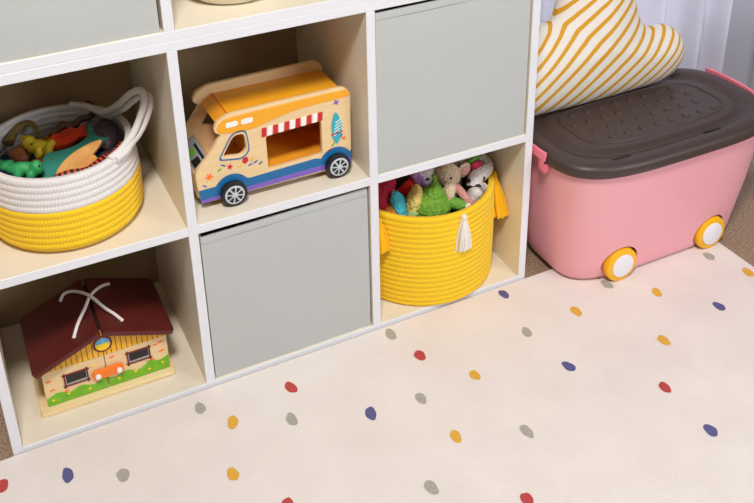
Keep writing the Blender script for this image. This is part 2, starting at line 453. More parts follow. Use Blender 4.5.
for s in (1,-1):
    bm = bmesh.new()
    for off in (0, 1):
        pa = [(.236,.276,.512),(.262,.243,.515),(.280,.205,.517),(.300,.172,.538),(.324,.145,.568),(.339,.122,.579),(.337,.112,.564),(.324,.106,.538),(.308,.098,.520),(.292,.084,.514),(.277,.064,.512),(.256,.046,.511)]
        if off: pa = [(.224,.276,.518),(.250,.245,.521),(.268,.207,.523),(.289,.172,.546),(.313,.143,.579),(.328,.118,.591),(.326,.106,.573),(.313,.100,.546),(.298,.092,.526),(.283,.080,.519),(.267,.062,.517),(.246,.046,.515)]
        if s < 0: pa = pa[3:-3]
        pts = catmull([(WC[0]+s*(x-WC[0]), y, z) for x,y,z in pa], 8)
        tube(pts, .0062, 12, bm=bm)
    obj('handle', bm, WHT, tw, ang=80)

# ---------------------------------------------------------------- wooden toys in the white basket
G1 = 'wooden animals in the white and yellow basket'
def toy(name, me, rgb, label, cat, c, group=G1, kind=None, **k):
    m = mat(name+'_paint'+str(rgb), rgb, .5, **k)
    return obj(name, me, m, loc=c, label=label, cat=cat, group=group)
def up(c, r=(0,0,0)): return frame_at(c, r)
# sea-blue bed of toys lower down
o = toy('toy_whale', cutout([(-.05,-.01),(-.03,.02),(.02,.024),(.05,.006),(.072,.022),(.070,-.002),(.078,-.02),(.052,-.012),(.0,-.028),(-.04,-.026)], .02, (.10,.168,.455), (12,-8,40)), (15,70,120), 'dark blue wooden whale lying under the green figure at the left of the basket', 'toy whale', (.10,.168,.455))
o = toy('toy_dolphin', cutout([(-.045,-.01),(-.02,.012),(.02,.014),(.045,.004),(.055,.014),(.054,-.012),(.04,-.008),(0,-.016),(-.03,-.018)], .018, (.235,.130,.464), (8,4,35)), (18,80,135), 'blue wooden dolphin peeking out beneath the tan leaf', 'toy dolphin', (.235,.130,.464))
# yellow lion
o = obj('toy_lion', blob([((.150,.188,.492),(.024,.013,.014),(0,0,-25)), ((.135,.200,.500),(.013,.011,.013)), ((.163,.172,.488),(.008,.008,.013)), ((.146,.176,.484),(.007,.007,.013)), ((.170,.180,.497),(.009,.007,.009)), ((.128,.208,.506),.006), ((.158,.163,.478),(.010,.006,.007))], .0025), mat('toy_yellow', (215,190,30), .5, rgb2=(190,160,20), nscale=60), loc=(.15,.188,.48), label='mustard yellow carved wooden lion near the left of the basket', cat='toy lion', group=G1)
obj('eye', ball((.139,.186,.5015), .0022, sub=2), SLOT, o); obj('muzzle', ball((.147,.1755,.494), (.006,.004,.004), sub=2), YELP, o)
# brown stones / acorn
obj('toy_acorn', blob([((.114,.197,.484),(.016,.014,.013)), ((.118,.186,.478),(.013,.011,.012))], .003), mat('toy_brown', (150,85,35), .5, rgb2=(120,62,24), nscale=60), loc=(.114,.197,.475), label='rounded brown wooden piece left of the yellow lion', cat='toy', group=G1)
obj('toy_hedgehog', blob([((.150,.150,.476),(.022,.013,.010),(0,0,-15)), ((.136,.156,.478),(.010,.010,.009)), ((.165,.146,.478),(.008,.008,.010))], .003), mat('toy_brown2', (135,72,30), .5, rgb2=(105,52,20), nscale=60), loc=(.150,.150,.465), label='low brown wooden animal lying below the yellow lion', cat='toy', group=G1)
# green crocodile/dino
o = obj('toy_dinosaur', blob([((0.114,0.122,0.494),(.030,.012,.012),(0,0,-22)), ((0.091,0.14,0.497),(.014,.009,.009),(0,0,20)), ((0.135,0.108,0.497),(.011,.012,.014)), ((0.104,0.116,0.486),(.007,.007,.011)), ((0.082,0.15,0.498),(.007,.009,.006)), ((0.123,0.102,0.488),(.008,.007,.010))], .0025), mat('toy_green', (55,165,95), .5, rgb2=(40,145,82), nscale=60), loc=(0.114,0.122,0.483), label='mint green carved wooden dinosaur at the front left of the basket', cat='toy dinosaur', group=G1)
obj('eye', ball((0.139,0.0985,0.504), .002, sub=2), SLOT, o)
# red fish
o = toy('toy_fish', cutout([(-.044,-.003),(-.020,.014),(0,.012),(.012,.019),(.024,.010),(.040,.014),(.037,-.002),(.041,-.018),(.022,-.010),(.0,-.016),(-.022,-.013)], .017, (.198,.190,.494), (22,-4,6)), (215,60,22), 'orange-red wooden fish in the middle of the basket', 'toy fish', (.198,.19,.485))
obj('fin', cutout([(-.012,-.004),(0,.008),(.014,.004),(.010,-.006)], .004, (.196,.192,.5045), (22,-4,10), .001), mat('fish_fin', (190,42,16), .5), o)
# teal whale with tail up
o = toy('toy_whale', cutout([(-.052,-.038),(-.050,-.006),(-.038,.014),(-.016,.014),(.012,.016),(.034,.030),(.038,.054),(.048,.052),(.052,.034),(.070,.018),(.066,.008),(.044,.008),(.018,-.006),(-.012,-.022),(-.032,-.044),(-.046,-.050)], .018, (.196,.146,.482), (18,-6,-6)), (50,140,122), 'teal wooden whale with raised tail fin lying across the basket', 'toy whale', (.205,.14,.47))
# tan leaf wing
o = toy('toy_leaf', cutout([(-.044,-.024),(-.036,-.002),(-.010,.018),(.022,.028),(.048,.028),(.036,.012),(.012,-.006),(-.012,-.022),(-.034,-.034)], .008, (.202,.098,.494), (24,-8,-2)), (222,165,95), 'tan wooden leaf lying on the teal whale', 'toy leaf', (.195,.105,.49), rgb2=(205,145,78), nscale=50)
o2 = toy('toy_bird', cutout([(-.040,-.010),(-.020,.002),(.004,.008),(.018,.018),(.026,.010),(.022,-.004),(.002,-.012),(-.030,-.018)], .012, (.208,.076,.492), (24,-8,8)), (226,160,85), 'small tan wooden bird beside the striped snake', 'toy bird', (.205,.078,.49), rgb2=(200,130,62), nscale=50)
# red-black striped snake
SN = mat('striped_snake_paint', (205,70,40), .5)
nt = SN.node_tree; w = nt.nodes.new('ShaderNodeTexWave'); w.inputs['Scale'].default_value = 36; tc = [n for n in nt.nodes if n.type == 'TEX_COORD'][0]
w.bands_direction = 'X'; nt.links.new(tc.outputs['UV'], w.inputs[0])
cr = nt.nodes.new('ShaderNodeValToRGB'); cr.color_ramp.interpolation = 'CONSTANT'; cr.color_ramp.elements[0].color = lin((22,16,18)); cr.color_ramp.elements[1].position = .5; cr.color_ramp.elements[1].color = lin((205,70,40))
nt.links.new(w.outputs['Fac'], cr.inputs[0]); nt.links.new(cr.outputs[0], nt.nodes['Principled BSDF'].inputs['Base Color'])
o = obj('toy_snake', tube(catmull([(.158,.052,.498),(.182,.050,.503),(.210,.057,.498),(.238,.073,.503),(.262,.094,.499),(.282,.116,.503)], 8), lambda q: .0085-.005*q), SN, loc=(.21,.066,.485), label='red and black striped wooden snake along the front rim', cat='toy snake', group=G1)
o = obj('toy_snake', tube(catmull([(.176,.215,.492),(.200,.236,.499),(.214,.228,.497),(.232,.242,.500),(.252,.238,.505),(.262,.252,.514),(.252,.266,.520)], 8), lambda q: .008-.003*q), mat('dark_snake_paint', (70,48,34), .5, rgb2=(130,100,62), nscale=40), loc=(.22,.23,.485), label='dark brown wavy wooden snake along the back rim', cat='toy snake', group=G1)
o = obj('toy_snake', tube(catmull([(.104,.238,.486),(.116,.258,.494),(.134,.272,.500),(.150,.262,.502),(.156,.236,.494)], 8), lambda q: .0095-.005*q), mat('khaki_snake_paint', (90,70,40), .5, rgb2=(160,135,75), nscale=45), loc=(.13,.26,.48), label='khaki curled wooden snake at the back left of the basket', cat='toy snake', group=G1)
o = obj('toy_elephant', blob([((0.264,0.175,0.496),(.023,.028,.022),(0,0,20)), ((0.268,0.2,0.498),(.015,.015,.014)), ((0.262,0.15,0.486),(.011,.013,.014)), ((0.276,0.158,0.492),(.008,.010,.015))], .003), mat('toy_plum', (82,64,72), .55, rgb2=(66,50,58), nscale=60), loc=(0.268,0.172,0.483), label='dark plum wooden elephant against the right inner wall', cat='toy elephant', group=G1)
obj('toy_bear', blob([((.255,.122,.474),(.018,.016,.014)), ((.270,.132,.478),(.010,.010,.010))], .003), mat('toy_slate', (60,50,62), .55), loc=(.255,.122,.465), label='dark slate wooden bear between the elephant and the striped snake', cat='toy bear', group=G1)
# lower filler pieces seen in the gaps
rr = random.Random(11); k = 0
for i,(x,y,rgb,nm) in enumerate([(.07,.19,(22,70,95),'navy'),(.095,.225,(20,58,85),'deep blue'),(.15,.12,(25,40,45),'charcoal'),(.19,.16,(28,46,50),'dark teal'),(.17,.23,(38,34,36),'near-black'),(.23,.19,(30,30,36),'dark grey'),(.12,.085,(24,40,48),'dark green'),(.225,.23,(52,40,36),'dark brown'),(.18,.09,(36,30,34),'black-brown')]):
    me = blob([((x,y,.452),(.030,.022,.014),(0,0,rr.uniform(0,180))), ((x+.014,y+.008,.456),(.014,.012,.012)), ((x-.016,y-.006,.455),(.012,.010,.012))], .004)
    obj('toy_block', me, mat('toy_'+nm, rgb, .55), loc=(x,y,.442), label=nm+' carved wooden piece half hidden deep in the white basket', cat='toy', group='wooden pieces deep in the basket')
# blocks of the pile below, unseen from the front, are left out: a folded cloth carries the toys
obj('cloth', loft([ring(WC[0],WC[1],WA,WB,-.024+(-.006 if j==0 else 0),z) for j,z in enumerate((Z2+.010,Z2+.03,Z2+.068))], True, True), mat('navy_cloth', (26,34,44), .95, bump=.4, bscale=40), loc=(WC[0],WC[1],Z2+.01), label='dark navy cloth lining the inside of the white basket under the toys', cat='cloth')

# ---------------------------------------------------------------- plush toys in the yellow basket
G2 = 'plush toys in the yellow rope basket'
def plush(name, me, m, label, cat, c): return obj(name, me, m, loc=c, label=label, cat=cat, group=G2)
CG = mat('green_crochet', (128,178,58), .9, kind='crochet', bump=1.6, bscale=170, rgb2=(100,150,40), nscale=90)
CY = mat('pale_yellow_crochet', (225,200,110), .9, kind='crochet', bump=1.6, bscale=170)
def crochet(n, rgb, s=190): return mat(n, rgb, .9, kind='crochet', bump=.9, bscale=s)
# green crochet turtle/avocado: dome body, yellow collar, stem
o = plush('crochet_pear', blob([((0.8670,0.0550,0.2240),(.044,.040,.030),(0,0,-20)), ((0.8760,0.0580,0.2440),(.026,.026,.026)), ((0.8820,0.0620,0.2600),(.012,.012,.016))], .004), CG, 'green crochet plush with a pale yellow side and a short stem', 'plush toy', (0.8670,0.0550,0.1970))
obj('side_patch', blob([((0.8360,0.0700,0.2340),(.016,.030,.030),(0,20,-20)), ((0.8480,0.0760,0.2540),(.011,.018,.016))], .004), CY, o, label='pale yellow crochet patch')
obj('stem', tube(catmull([(0.8820,0.0640,0.2680),(0.8830,0.0660,0.2800),(0.8800,0.0680,0.2880)], 4), .0045, 8), CG, o)
obj('foot', ball((0.8220,0.0480,0.2240), (.012,.010,.010)), mat('light_green_crochet', (165,190,120), .9, kind='crochet', bump=.9, bscale=190), o)
o = plush('crochet_caterpillar', blob([((0.9150,0.0300,0.2300),(.026,.013,.013),(0,8,-42)), ((0.9030,0.0440,0.2340),(.015,.013,.013))], .003), crochet('green_crochet_b', (110,165,60)), 'green crochet limb with a white tip beside the green plush', 'plush toy', (0.9150,0.0300,0.2170))
obj('tip', ball((0.9320,0.0140,0.2260), (.009,.008,.009)), crochet('white_crochet', (235,228,225)), o)
# red gnome with cyan foot
o = plush('crochet_doll', blob([((.790,.128,.230),(.034,.034,.030)), ((.775,.105,.225),(.020,.022,.028)), ((.812,.135,.250),(.018,.015,.016))], .004), crochet('crimson_crochet', (172,22,50)), 'crimson crochet doll with a blue foot at the left of the basket', 'plush toy', (.79,.128,.2))
obj('foot', loft([[Vector((.806+.001*j+r*cos(a*pi/10), .093-.008*j+r*.8*sin(a*pi/10), .256-.013*j)) for a in range(20)] for j,r in enumerate((.006,.017,.0165,.013,.009,.004))]), crochet('cyan_crochet', (70,185,205)), o, label='cyan crochet foot')
o = plush('crochet_doll', blob([((.848,.110,.240),(.022,.018,.020),(0,0,20)), ((.830,.116,.226),(.018,.018,.016)), ((.862,.118,.250),(.012,.012,.012))], .004), crochet('scarlet_crochet', (212,25,30)), 'bright red crochet plush behind the green one', 'plush toy', (.848,.11,.21))
o = plush('crochet_fox', blob([((.800,.088,.212),(.034,.024,.022)), ((.820,.080,.214),(.020,.018,.018)), ((.778,.098,.212),(.018,.016,.018))], .004), crochet('orange_crochet', (205,125,35)), 'orange-brown crochet plush below the blue foot', 'plush toy', (.8,.088,.19))
# bunny with lilac patch
o = plush('crochet_bunny', blob([((.892,.122,.258),(.030,.026,.027)), ((.905,.142,.232),(.034,.030,.026))], .004), crochet('cream_lilac_crochet', (216,205,205), 220), 'round off-white crochet head with a lilac muzzle and dark eye', 'plush toy', (.892,.122,.215))
obj('muzzle', blob([((.868,.104,.258),(.013,.012,.013)), ((.874,.098,.249),(.010,.008,.010)), ((.862,.112,.268),(.009,.009,.008))], .003), crochet('lilac_crochet', (182,135,200), 220), o, label='lilac crochet muzzle')
obj('eye', ball((.884,.0955,.262), .0032, sub=2), SLOT, o); obj('ear', ball((.925,.135,.268), (.008,.012,.015)), crochet('cream_lilac_crochet', (216,205,205)), o)
# beige mouse
MB_ = crochet('beige_crochet', (218,195,165), 260)
o = plush('crochet_mouse', blob([((.928,.088,.262),(.028,.026,.028),(0,0,20)), ((.914,.060,.250),(.017,.018,.017)), ((.908,.046,.243),(.010,.010,.010)), ((.945,.110,.235),(.028,.026,.030))], .003), MB_, 'beige crochet mouse with a pink-lined ear and black eye', 'plush toy', (.928,.088,.21))
e = obj('ear', ball((.966,.086,.266), (.020,.006,.017), (0,20,15)), MB_, o); obj('ear_lining', ball((.966,.0815,.266), (.014,.004,.012), (0,20,15)), crochet('pink_crochet', (228,165,150), 260), e)
obj('ear', ball((.934,.122,.284), (.013,.007,.014), (0,10,10)), MB_, o)
obj('eye', ball((.921,.0655,.270), .0034, sub=2), SLOT, o)
obj('eye', ball((.897,.058,.262), .003, sub=2), SLOT, o)
obj('nose', ball((.902,.037,.242), .004, sub=2), crochet('pink_crochet', (228,165,150)), o)
# pink limb
plush('crochet_octopus', tube(catmull([(.932,.068,.246),(.930,.044,.250),(.934,.026,.240),(.944,.018,.226)], 6), lambda q: .0095-.002*q, 12), crochet('dusty_pink_crochet', (210,150,145), 240), 'dusty pink crochet limb hanging below the beige mouse', 'plush toy', (.93,.04,.22))
# grey-cream plush with green strap
o = plush('crochet_bear', blob([((.996,.138,.252),(.032,.026,.028)), ((.966,.150,.250),(.024,.022,.024)), ((.998,.160,.226),(.028,.030,.024))], .004), crochet('taupe_crochet', (200,180,165), 230), 'taupe crochet plush with a green strap at the back', 'plush toy', (1.0,.138,.2))
obj('strap', tube(catmull([(.975,.106,.262),(.990,.100,.272),(1.008,.104,.276),(1.022,.116,.272)], 6), .0048, 10), mat('green_ribbon', (90,170,50), .6), o, label='green strap')
# white and black cow plush
o = plush('crochet_cow', tube(catmull([(.972,.060,.236),(.985,.070,.250),(1.005,.078,.250),(1.026,.090,.252),(1.034,.108,.256),(1.024,.122,.262)], 8), lambda q: .014+.002*sin(q*6), 14), crochet('white_plush', (225,218,215), 240), 'white crochet plush with black spots and a magenta bow along the right rim', 'plush toy', (1.0,.08,.22))
for c, r in (((.976,.050,.240),(.010,.006,.008)), ((.996,.064,.250),(.008,.007,.008)), ((.968,.066,.250),(.007,.007,.005))): obj('spot', ball(c, r), crochet('black_crochet', (30,27,32), 240), o, label='black spot')
obj('bow', blob([((.992,.086,.268),(.012,.008,.009),(0,30,0)), ((1.003,.092,.266),(.010,.008,.010))], .003), crochet('magenta_crochet', (205,50,90), 240), o, label='magenta bow')
plush('crochet_zebra', blob([((.968,.044,.228),(.020,.016,.018)), ((.990,.056,.226),(.018,.016,.018)), ((.955,.036,.220),(.012,.010,.014))], .003), mat('black_white_crochet', (225,215,205), .9, kind=None, rgb2=(28,25,28), nscale=38, bump=.5, bscale=200), 'black and white patched crochet plush at the front right rim', 'plush toy', (.968,.044,.21))
# striped cloth
plush('crochet_scarf', blob([((.902,.062,.236),(.018,.014,.012)), ((.916,.058,.232),(.014,.014,.014)), ((.888,.070,.238),(.012,.012,.010))], .003), mat('pastel_scarf', (205,195,220), .9, rgb2=(70,125,180), nscale=45, bump=.4, bscale=200), 'pastel blue and lilac knitted scarf under the beige mouse', 'scarf', (.902,.062,.22))
# darker pieces lower down
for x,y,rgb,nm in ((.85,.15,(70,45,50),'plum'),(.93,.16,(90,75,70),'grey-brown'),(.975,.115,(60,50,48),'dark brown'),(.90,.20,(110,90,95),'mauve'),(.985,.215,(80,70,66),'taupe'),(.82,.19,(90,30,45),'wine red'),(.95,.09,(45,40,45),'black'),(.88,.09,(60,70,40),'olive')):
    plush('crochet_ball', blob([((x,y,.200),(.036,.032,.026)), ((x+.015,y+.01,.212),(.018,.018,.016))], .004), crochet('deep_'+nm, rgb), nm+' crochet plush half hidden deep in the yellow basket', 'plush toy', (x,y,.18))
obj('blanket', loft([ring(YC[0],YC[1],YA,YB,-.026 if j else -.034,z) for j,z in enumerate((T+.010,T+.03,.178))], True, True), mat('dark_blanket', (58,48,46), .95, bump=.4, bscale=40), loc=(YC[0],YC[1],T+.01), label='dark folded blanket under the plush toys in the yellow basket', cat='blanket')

# ---------------------------------------------------------------- wooden van
VY0, VY1, TH = .040, .180, .0105
tv = thing('toy_van', 'wooden toy camper van with orange roof, striped awning and surfboard', 'toy van', (.536,.11,Z2))
outl = [(.392,.385),(.386,.424),(.386,.450),(.414,.478),(.438,.512),(.426,.521),(.432,.538),(.455,.5485),(.560,.5495),(.676,.5495),(.688,.538),(.686,.384)]
outl = rpoly(outl, [.006,.01,.012,.02,.003,.006,.012,.02,0,.010,.010,.006], 5)
winh = rpoly([(.438,.468),(.460,.505),(.480,.506),(.483,.472),(.472,.462)], [.006,.010,.010,.008,.01], 5)
srv = rpoly([(.520,.489),(.628,.493),(.628,.422),(.521,.419)], .007, 4)
def side(y0, y1, holes): return front([outl]+holes, y0, y1, .0012)
near = obj('side_panel', side(VY0, VY0+TH, [winh[::-1], srv[::-1]]), WOOD, tv, ang=35)
far = obj('side_panel', side(VY1-TH, VY1, [winh[::-1]]), WOOD, tv, ang=35)
P = 0.0009
def deco(name, loops, m, y=VY0, parent=near, k=0, th=P, label=None): return obj(name, front(loops, y-th-k, y-k+.0002), m, parent, ang=35, label=label)
# blue band with arches, purple stripe
FW, RW, WZ = (.4495,), (.6545,), .3945
def arch(cx_, r, n=10, a0=160, a1=20): return [(cx_+r*cos(R(a0+(a1-a0)*i/n)), WZ+.002+r*sin(R(a0+(a1-a0)*i/n))) for i in range(n+1)]
band = [(.3905,.390),(.3885,.413),(.420,.413)] + arch(FW[0],.034)[1:-1] + [(.484,.413),(.612,.417)] + arch(RW[0]-.001,.034,10,150,30) + [(.6855,.417),(.6855,.396),(.50,.393),(.392,.389)]
deco('blue_band', [band], BLUE)
deco('purple_stripe', [[(.3915,.3865),(.391,.3925),(.50,.397),(.6855,.4005),(.6855,.3885),(.50,.3875)]], PURP, k=.0002, th=.0010)
# orange roof band
ob = [(.434,.518),(.433,.530),(.440,.537),(.458,.5425),(.56,.5445),(.672,.5445),(.682,.538),(.683,.531),(.62,.529),(.57,.526),(.52,.516),(.495,.511),(.455,.513)]
deco('orange_band', [[(p.x,p.y) for p in catmull([(a,b,0) for a,b in ob], 3, True)]], ORGS)
for c in (.459,.487): deco('marker_light', [rpoly([(c-.011,.524),(c+.011,.5245),(c+.011,.5345),(c-.011,.534)], .004, 4)], WHP, k=.0007)
# window outline ring
def scale_loop(lp, s, c=None):
    cx_ = sum(p[0] for p in lp)/len(lp); cz_ = sum(p[1] for p in lp)/len(lp)
    return [(cx_+(a-cx_)*s, cz_+(b-cz_)*s) for a,b in lp]
deco('window_outline', [scale_loop(winh,1.34), scale_loop(winh,1.22)[::-1]], BLUE)
# awning
for i in range(11):
    x0 = .512 + i*.0109; zt = .5055+.0004*i
    deco('awning_stripe', [[(x0,zt-.0165),(x0+.0090,zt-.0163),(x0+.0102,zt+.0015),(x0+.0012,zt+.0012)]], RED if i % 2 == 0 else WHP)
# surfboard
sb = deco('surfboard', [[(p.x,p.y) for p in catmull([(.657,.503,0),(.6655,.486,0),(.667,.468,0),(.664,.450,0),(.657,.438,0),(.650,.450,0),(.648,.468,0),(.6495,.486,0)],4,True)]], TEALP, k=.0002, th=.0018)
for i in range(5):
    x0 = .651+.001*i; z0 = .455+.0065*i
    obj('board_mark', front([[(x0,z0),(x0+.012,z0+.007),(x0+.012,z0+.0085),(x0,z0+.0018)]], VY0-.0026, VY0-.0018), WHP, sb)
obj('board_stripe', front([[(.646,.457),(.669,.461),(.669,.4635),(.646,.4595)]], VY0-.0026, VY0-.0018), RED, sb)
# small painted motifs
def star(cx_, cz_, r, r2, n, rot=0): return [(cx_+(r if i%2==0 else r2)*cos(pi*i/n+rot), cz_+(r if i%2==0 else r2)*sin(pi*i/n+rot)) for i in range(2*n)]
deco('painted_flower', [star(.410,.436,.0095,.003,6)], ORH); deco('painted_flower', [star(.449,.446,.0065,.0028,5)], RED)
deco('painted_flower', [star(.672,.446,.0055,.002,5)], ORH); deco('painted_flower', [star(.659,.523,.0065,.003,4,.4)], PURP)
deco('painted_strawberry', [[(.474,.456),(.482,.458),(.484,.450),(.478,.444),(.472,.449)]], RED)
for (a,b,rot,m) in ((.429,.445,.5,GRNP),(.437,.452,-.5,BLUE),(.468,.443,.6,YELP),(.491,.450,.9,ORGS),(.497,.443,.5,BLUE),(.487,.440,.2,PURP),(.400,.420,-.6,PURP),(.649,.437,.8,GRNP),(.642,.428,.3,ORH),(.667,.452,1.2,PURP),(.506,.438,.5,BLUE)):
    c, s = cos(rot), sin(rot); q = [(-.004,-.0013),(.004,-.0013),(.004,.0013),(-.004,.0013)]
    deco('confetti_mark', [[(a+x*c-y*s, b+x*s+y*c) for x,y in q]], m)
# wheels
def wheel(cx_, y, outs):
    w = obj('wheel', cyl(cx_, y, WZ, .0245, .012, 'Y', 48, .002), BLK, tv)
    yo = y+outs*.0062
    h = obj('hub', cyl(cx_, yo, WZ, .0185, .0016, 'Y', 48, .0004), SIL, w)
    yy = yo+outs*.0012
    for i in range(8):
        a = 2*pi*i/8+.2; lp = [(cx_+r*cos(a+d), WZ+r*sin(a+d)) for r,d in ((.006,-.14),(.0155,-.27),(.0155,.27),(.006,.14))]
        obj('spoke_gap', front([rpoly(lp,.0015,3)], yy-.0004, yy+.0004), BLK, h)
    obj('hub_bolt', cyl(cx_, yo+outs*.001, WZ, .004, .003, 'Y', 16, .0005), SIL, h)
for x in (FW[0], RW[0]): wheel(x, VY0-.0075, -1); wheel(x, VY1+.0075, 1)
yi0, yi1 = VY0+TH, VY1-TH
obj('roof_panel', box(.462, .683, yi0, yi1, .5235, .531, .0012), ORGS, tv)
bm = box(-.026, .0, yi0, yi1, -.0035, .0035, .001); xf(bm, Matrix.Translation((.4645,0,.528)) @ Matrix.Rotation(R(-36),4,'Y'))
obj('visor', bm, ORG, tv)
obj('roof_trim', box(.4625,.4642, yi0, yi1, .531,.5318), RED, tv)
obj('floor_panel', box(.40, .683, yi0, yi1, .403, .411, .001), ORG, tv)
obj('rear_panel', box(.676, .683, yi0, yi1, .411, .5178, .001), WOOD, tv)
obj('interior_wall', box(.500, .505, yi0, yi1, .411, .470, .001), ORG, tv)
obj('interior_lining', box(.506, .676, yi1-.003, yi1, .411, .5178, .0005), ORG, tv)
bm = box(-.036,.0, yi0, yi1, -.003,.003,.001); xf(bm, Matrix.Translation((.422,0,.452)) @ Matrix.Rotation(R(-30),4,'Y'))
hd = obj('hood', bm, GRYP, tv, label='grey hood panel')
bm = box(-.030,-.014, .112,.135, .003,.0038); xf(bm, Matrix.Translation((.422,0,.452)) @ Matrix.Rotation(R(-30),4,'Y')); obj('hood_vent', bm, GRNP, hd, label='green painted square')
bm = box(-.030,-.014, .074,.100, .003,.0038); xf(bm, Matrix.Translation((.422,0,.452)) @ Matrix.Rotation(R(-30),4,'Y')); obj('hood_vent', bm, PANE, hd, label='dark painted square')
bm = box(-.010,-.005, .072,.14, .003,.0038); xf(bm, Matrix.Translation((.422,0,.452)) @ Matrix.Rotation(R(-30),4,'Y')); obj('hood_vent', bm, PANE, hd, label='dark painted square')
obj('front_bumper', box(.388,.395, yi0, yi1, .392,.438,.001), WOOD, tv)
# little passenger figure inside the cab
tp = thing('toy_figure', 'small wooden peg figure with a red body seated inside the van cab', 'toy figure', (.452,.105,.4115))
obj('body', loft([[Vector((.452+r*cos(a*pi/12), .105+r*sin(a*pi/12), .4115+z)) for a in range(24)] for r,z in ((.010,0),(.012,.003),(.012,.02),(.008,.033),(.005,.037))]), RED, tp)
obj('head', ball((.452,.105,.458), .011), WOOD, tp)

# ---------------------------------------------------------------- wooden house
th_ = thing('toy_house', 'wooden toy house with maroon roof, painted windows and orange latch', 'toy house', (.187,.13,T))
bp_ = rpoly([(.058,.050),(.309,.050),(.309,.215),(.058,.215)], .010, 5)
me = plate([bp_], .0085, .0015); me.transform(Matrix.Translation((0,0,T+.0048))); obj('base', me, PLY, th_, ang=35)
HB = T+.0092; AP = .1605; EA = .1085; XL, XR, XC = .0725, .3015, .1845
gx = [(XL,HB),(XC-.0006,HB),(XC-.0006,AP),(XL,EA)]; gx2 = [(XC+.0006,HB),(XR,HB),(XR,EA+.003),(XC+.0006,AP)]
fw = obj('wall_half', front([gx], .066, .205, .0008), WOOD, th_, ang=35); fw2 = obj('wall_half', front([gx2], .066, .205, .0008), WOOD, th_, ang=35)
def hd_(name, loops, m, parent, k=0, th=.0009): return obj(name, front(loops, .066-th-k, .066-k+.0002), m, parent, ang=35)
# grass
def grass(x0, x1):
    n = 26; top = [(x0+(x1-x0)*i/n, HB+.021+.0035*sin((x0+(x1-x0)*i/n)*150)+.0022*abs(sin((x0+(x1-x0)*i/n)*330)) + (.006 if (x0+(x1-x0)*i/n) > .26 else 0)) for i in range(n+1)]
    return [(x0,HB+.001),(x1,HB+.001)] + top[::-1]
g1 = hd_('painted_grass', [grass(XL+.001,XC-.001)], GRNL, fw); g2 = hd_('painted_grass', [grass(XC+.001,XR-.001)], GRNL, fw2)
for x,z,p in ((.084,.012,g1),(.112,.017,g1),(.150,.012,g1),(.205,.014,g2),(.236,.017,g2),(.262,.012,g2),(.288,.018,g2)): obj('painted_bush_dot', front([circ(x,HB+z,.0028,12)], .0648, .0653), YELP, p)
# siding
for (pp, xa, xb, par) in ((1, XL+.0008, XC-.0008, fw), (2, XC+.0008, XR-.0008, fw2)):
    zb = .1045
    if pp == 1: tri = [(XL+.001,zb),(xb,zb),(xb,AP-.001),(XL+.001,EA-.0005)]
    else: tri = [(xa,zb),(XR-.001,zb),(XR-.001,EA+.002),(xa,AP-.001)]
    sd = hd_('siding', [tri], SID, par, 0, .0010)
    x = xa+.004 if pp == 2 else xa+.006
    while x < xb-.002:
        zt = (EA+(AP-EA)*(x-XL)/(XC-XL)) if pp == 1 else (AP+(EA+.003-AP)*(x-XC)/(XR-XC))
        if zt-.001 > zb+.001: obj('siding_groove', front([[(x-.0007,zb),(x+.0007,zb),(x+.0007,zt-.001),(x-.0007,zt-.001)]], .0647, .0652), SIDL, sd)
        x += .0096
# brick marks
for x,z,p in ((.082,.083,fw),(.086,.062,fw),(.160,.088,fw),(.279,.090,fw2),(.289,.093,fw2),(.289,.072,fw2),(.210,.052,fw2),(.270,.058,fw2),(.110,.050,fw),(.198,.094,fw2)):
    hd_('painted_brick', [rpoly([(x-.0045,z-.0018),(x+.0045,z-.0012),(x+.0045,z+.0018),(x-.0045,z+.0014)],.001,3)], ORH if x not in (.16,) else YELP, p)
# windows
def hwin(cx_, cz_, par):
    w2, h2 = .0215, .0135
    fr = hd_('window_frame', [[(cx_-w2,cz_-h2),(cx_+w2,cz_-h2),(cx_+w2,cz_+h2),(cx_-w2,cz_+h2)], [(cx_-w2+.0022,cz_+h2-.0022),(cx_+w2-.0022,cz_+h2-.0022),(cx_+w2-.0022,cz_-h2+.0022),(cx_-w2+.0022,cz_-h2+.0022)]], ROOFE, par, .0004, .0014)
    bars = bmesh.new()
    for a in (cx_-w2+.001, cx_+w2-.001): add(bars, box(a-.0014,a+.0014,.0636,.0646,cz_-h2-.003,cz_+h2+.003))
    for b_ in (cz_-h2+.001, cz_+h2-.001): add(bars, box(cx_-w2-.003,cx_+w2+.003,.0636,.0646,b_-.0011,b_+.0011))
    obj('frame_rails', bars, ROOFE, fr, sm=False)
    obj('sill', front([[(cx_-w2+.002,cz_-h2+.002),(cx_+w2-.002,cz_-h2+.002),(cx_+w2-.002,cz_+h2-.002),(cx_-w2+.002,cz_+h2-.002)]], .0650, .0656), PANEG, fr)
    obj('pane', front([[(cx_-w2+.004,cz_-h2+.0065),(cx_+w2-.0035,cz_-h2+.0075),(cx_+w2-.0035,cz_+h2-.0028),(cx_-w2+.004,cz_+h2-.0032)]], .0645, .0651), PANE, fr)
hwin(.130, .074, fw); hwin(.246, .0785, fw2)
# round window
rw = hd_('round_window', [circ(XC+.001,.1315,.0175,32)], ROOFE, fw, .0010, .002)
obj('painted_sky', front([circ(XC+.001,.1315,.0138,32)], .0625, .0631), SKYB, rw)
obj('painted_sun', front([[(XC+.001+.0135*cos(a), .1315+.0135*sin(a)) for a in [pi+pi*i/14-.1 for i in range(15)]] + [(XC+.009,.134),(XC+.002,.1315),(XC-.006,.1335)]], .0619, .0626), YELP, rw)
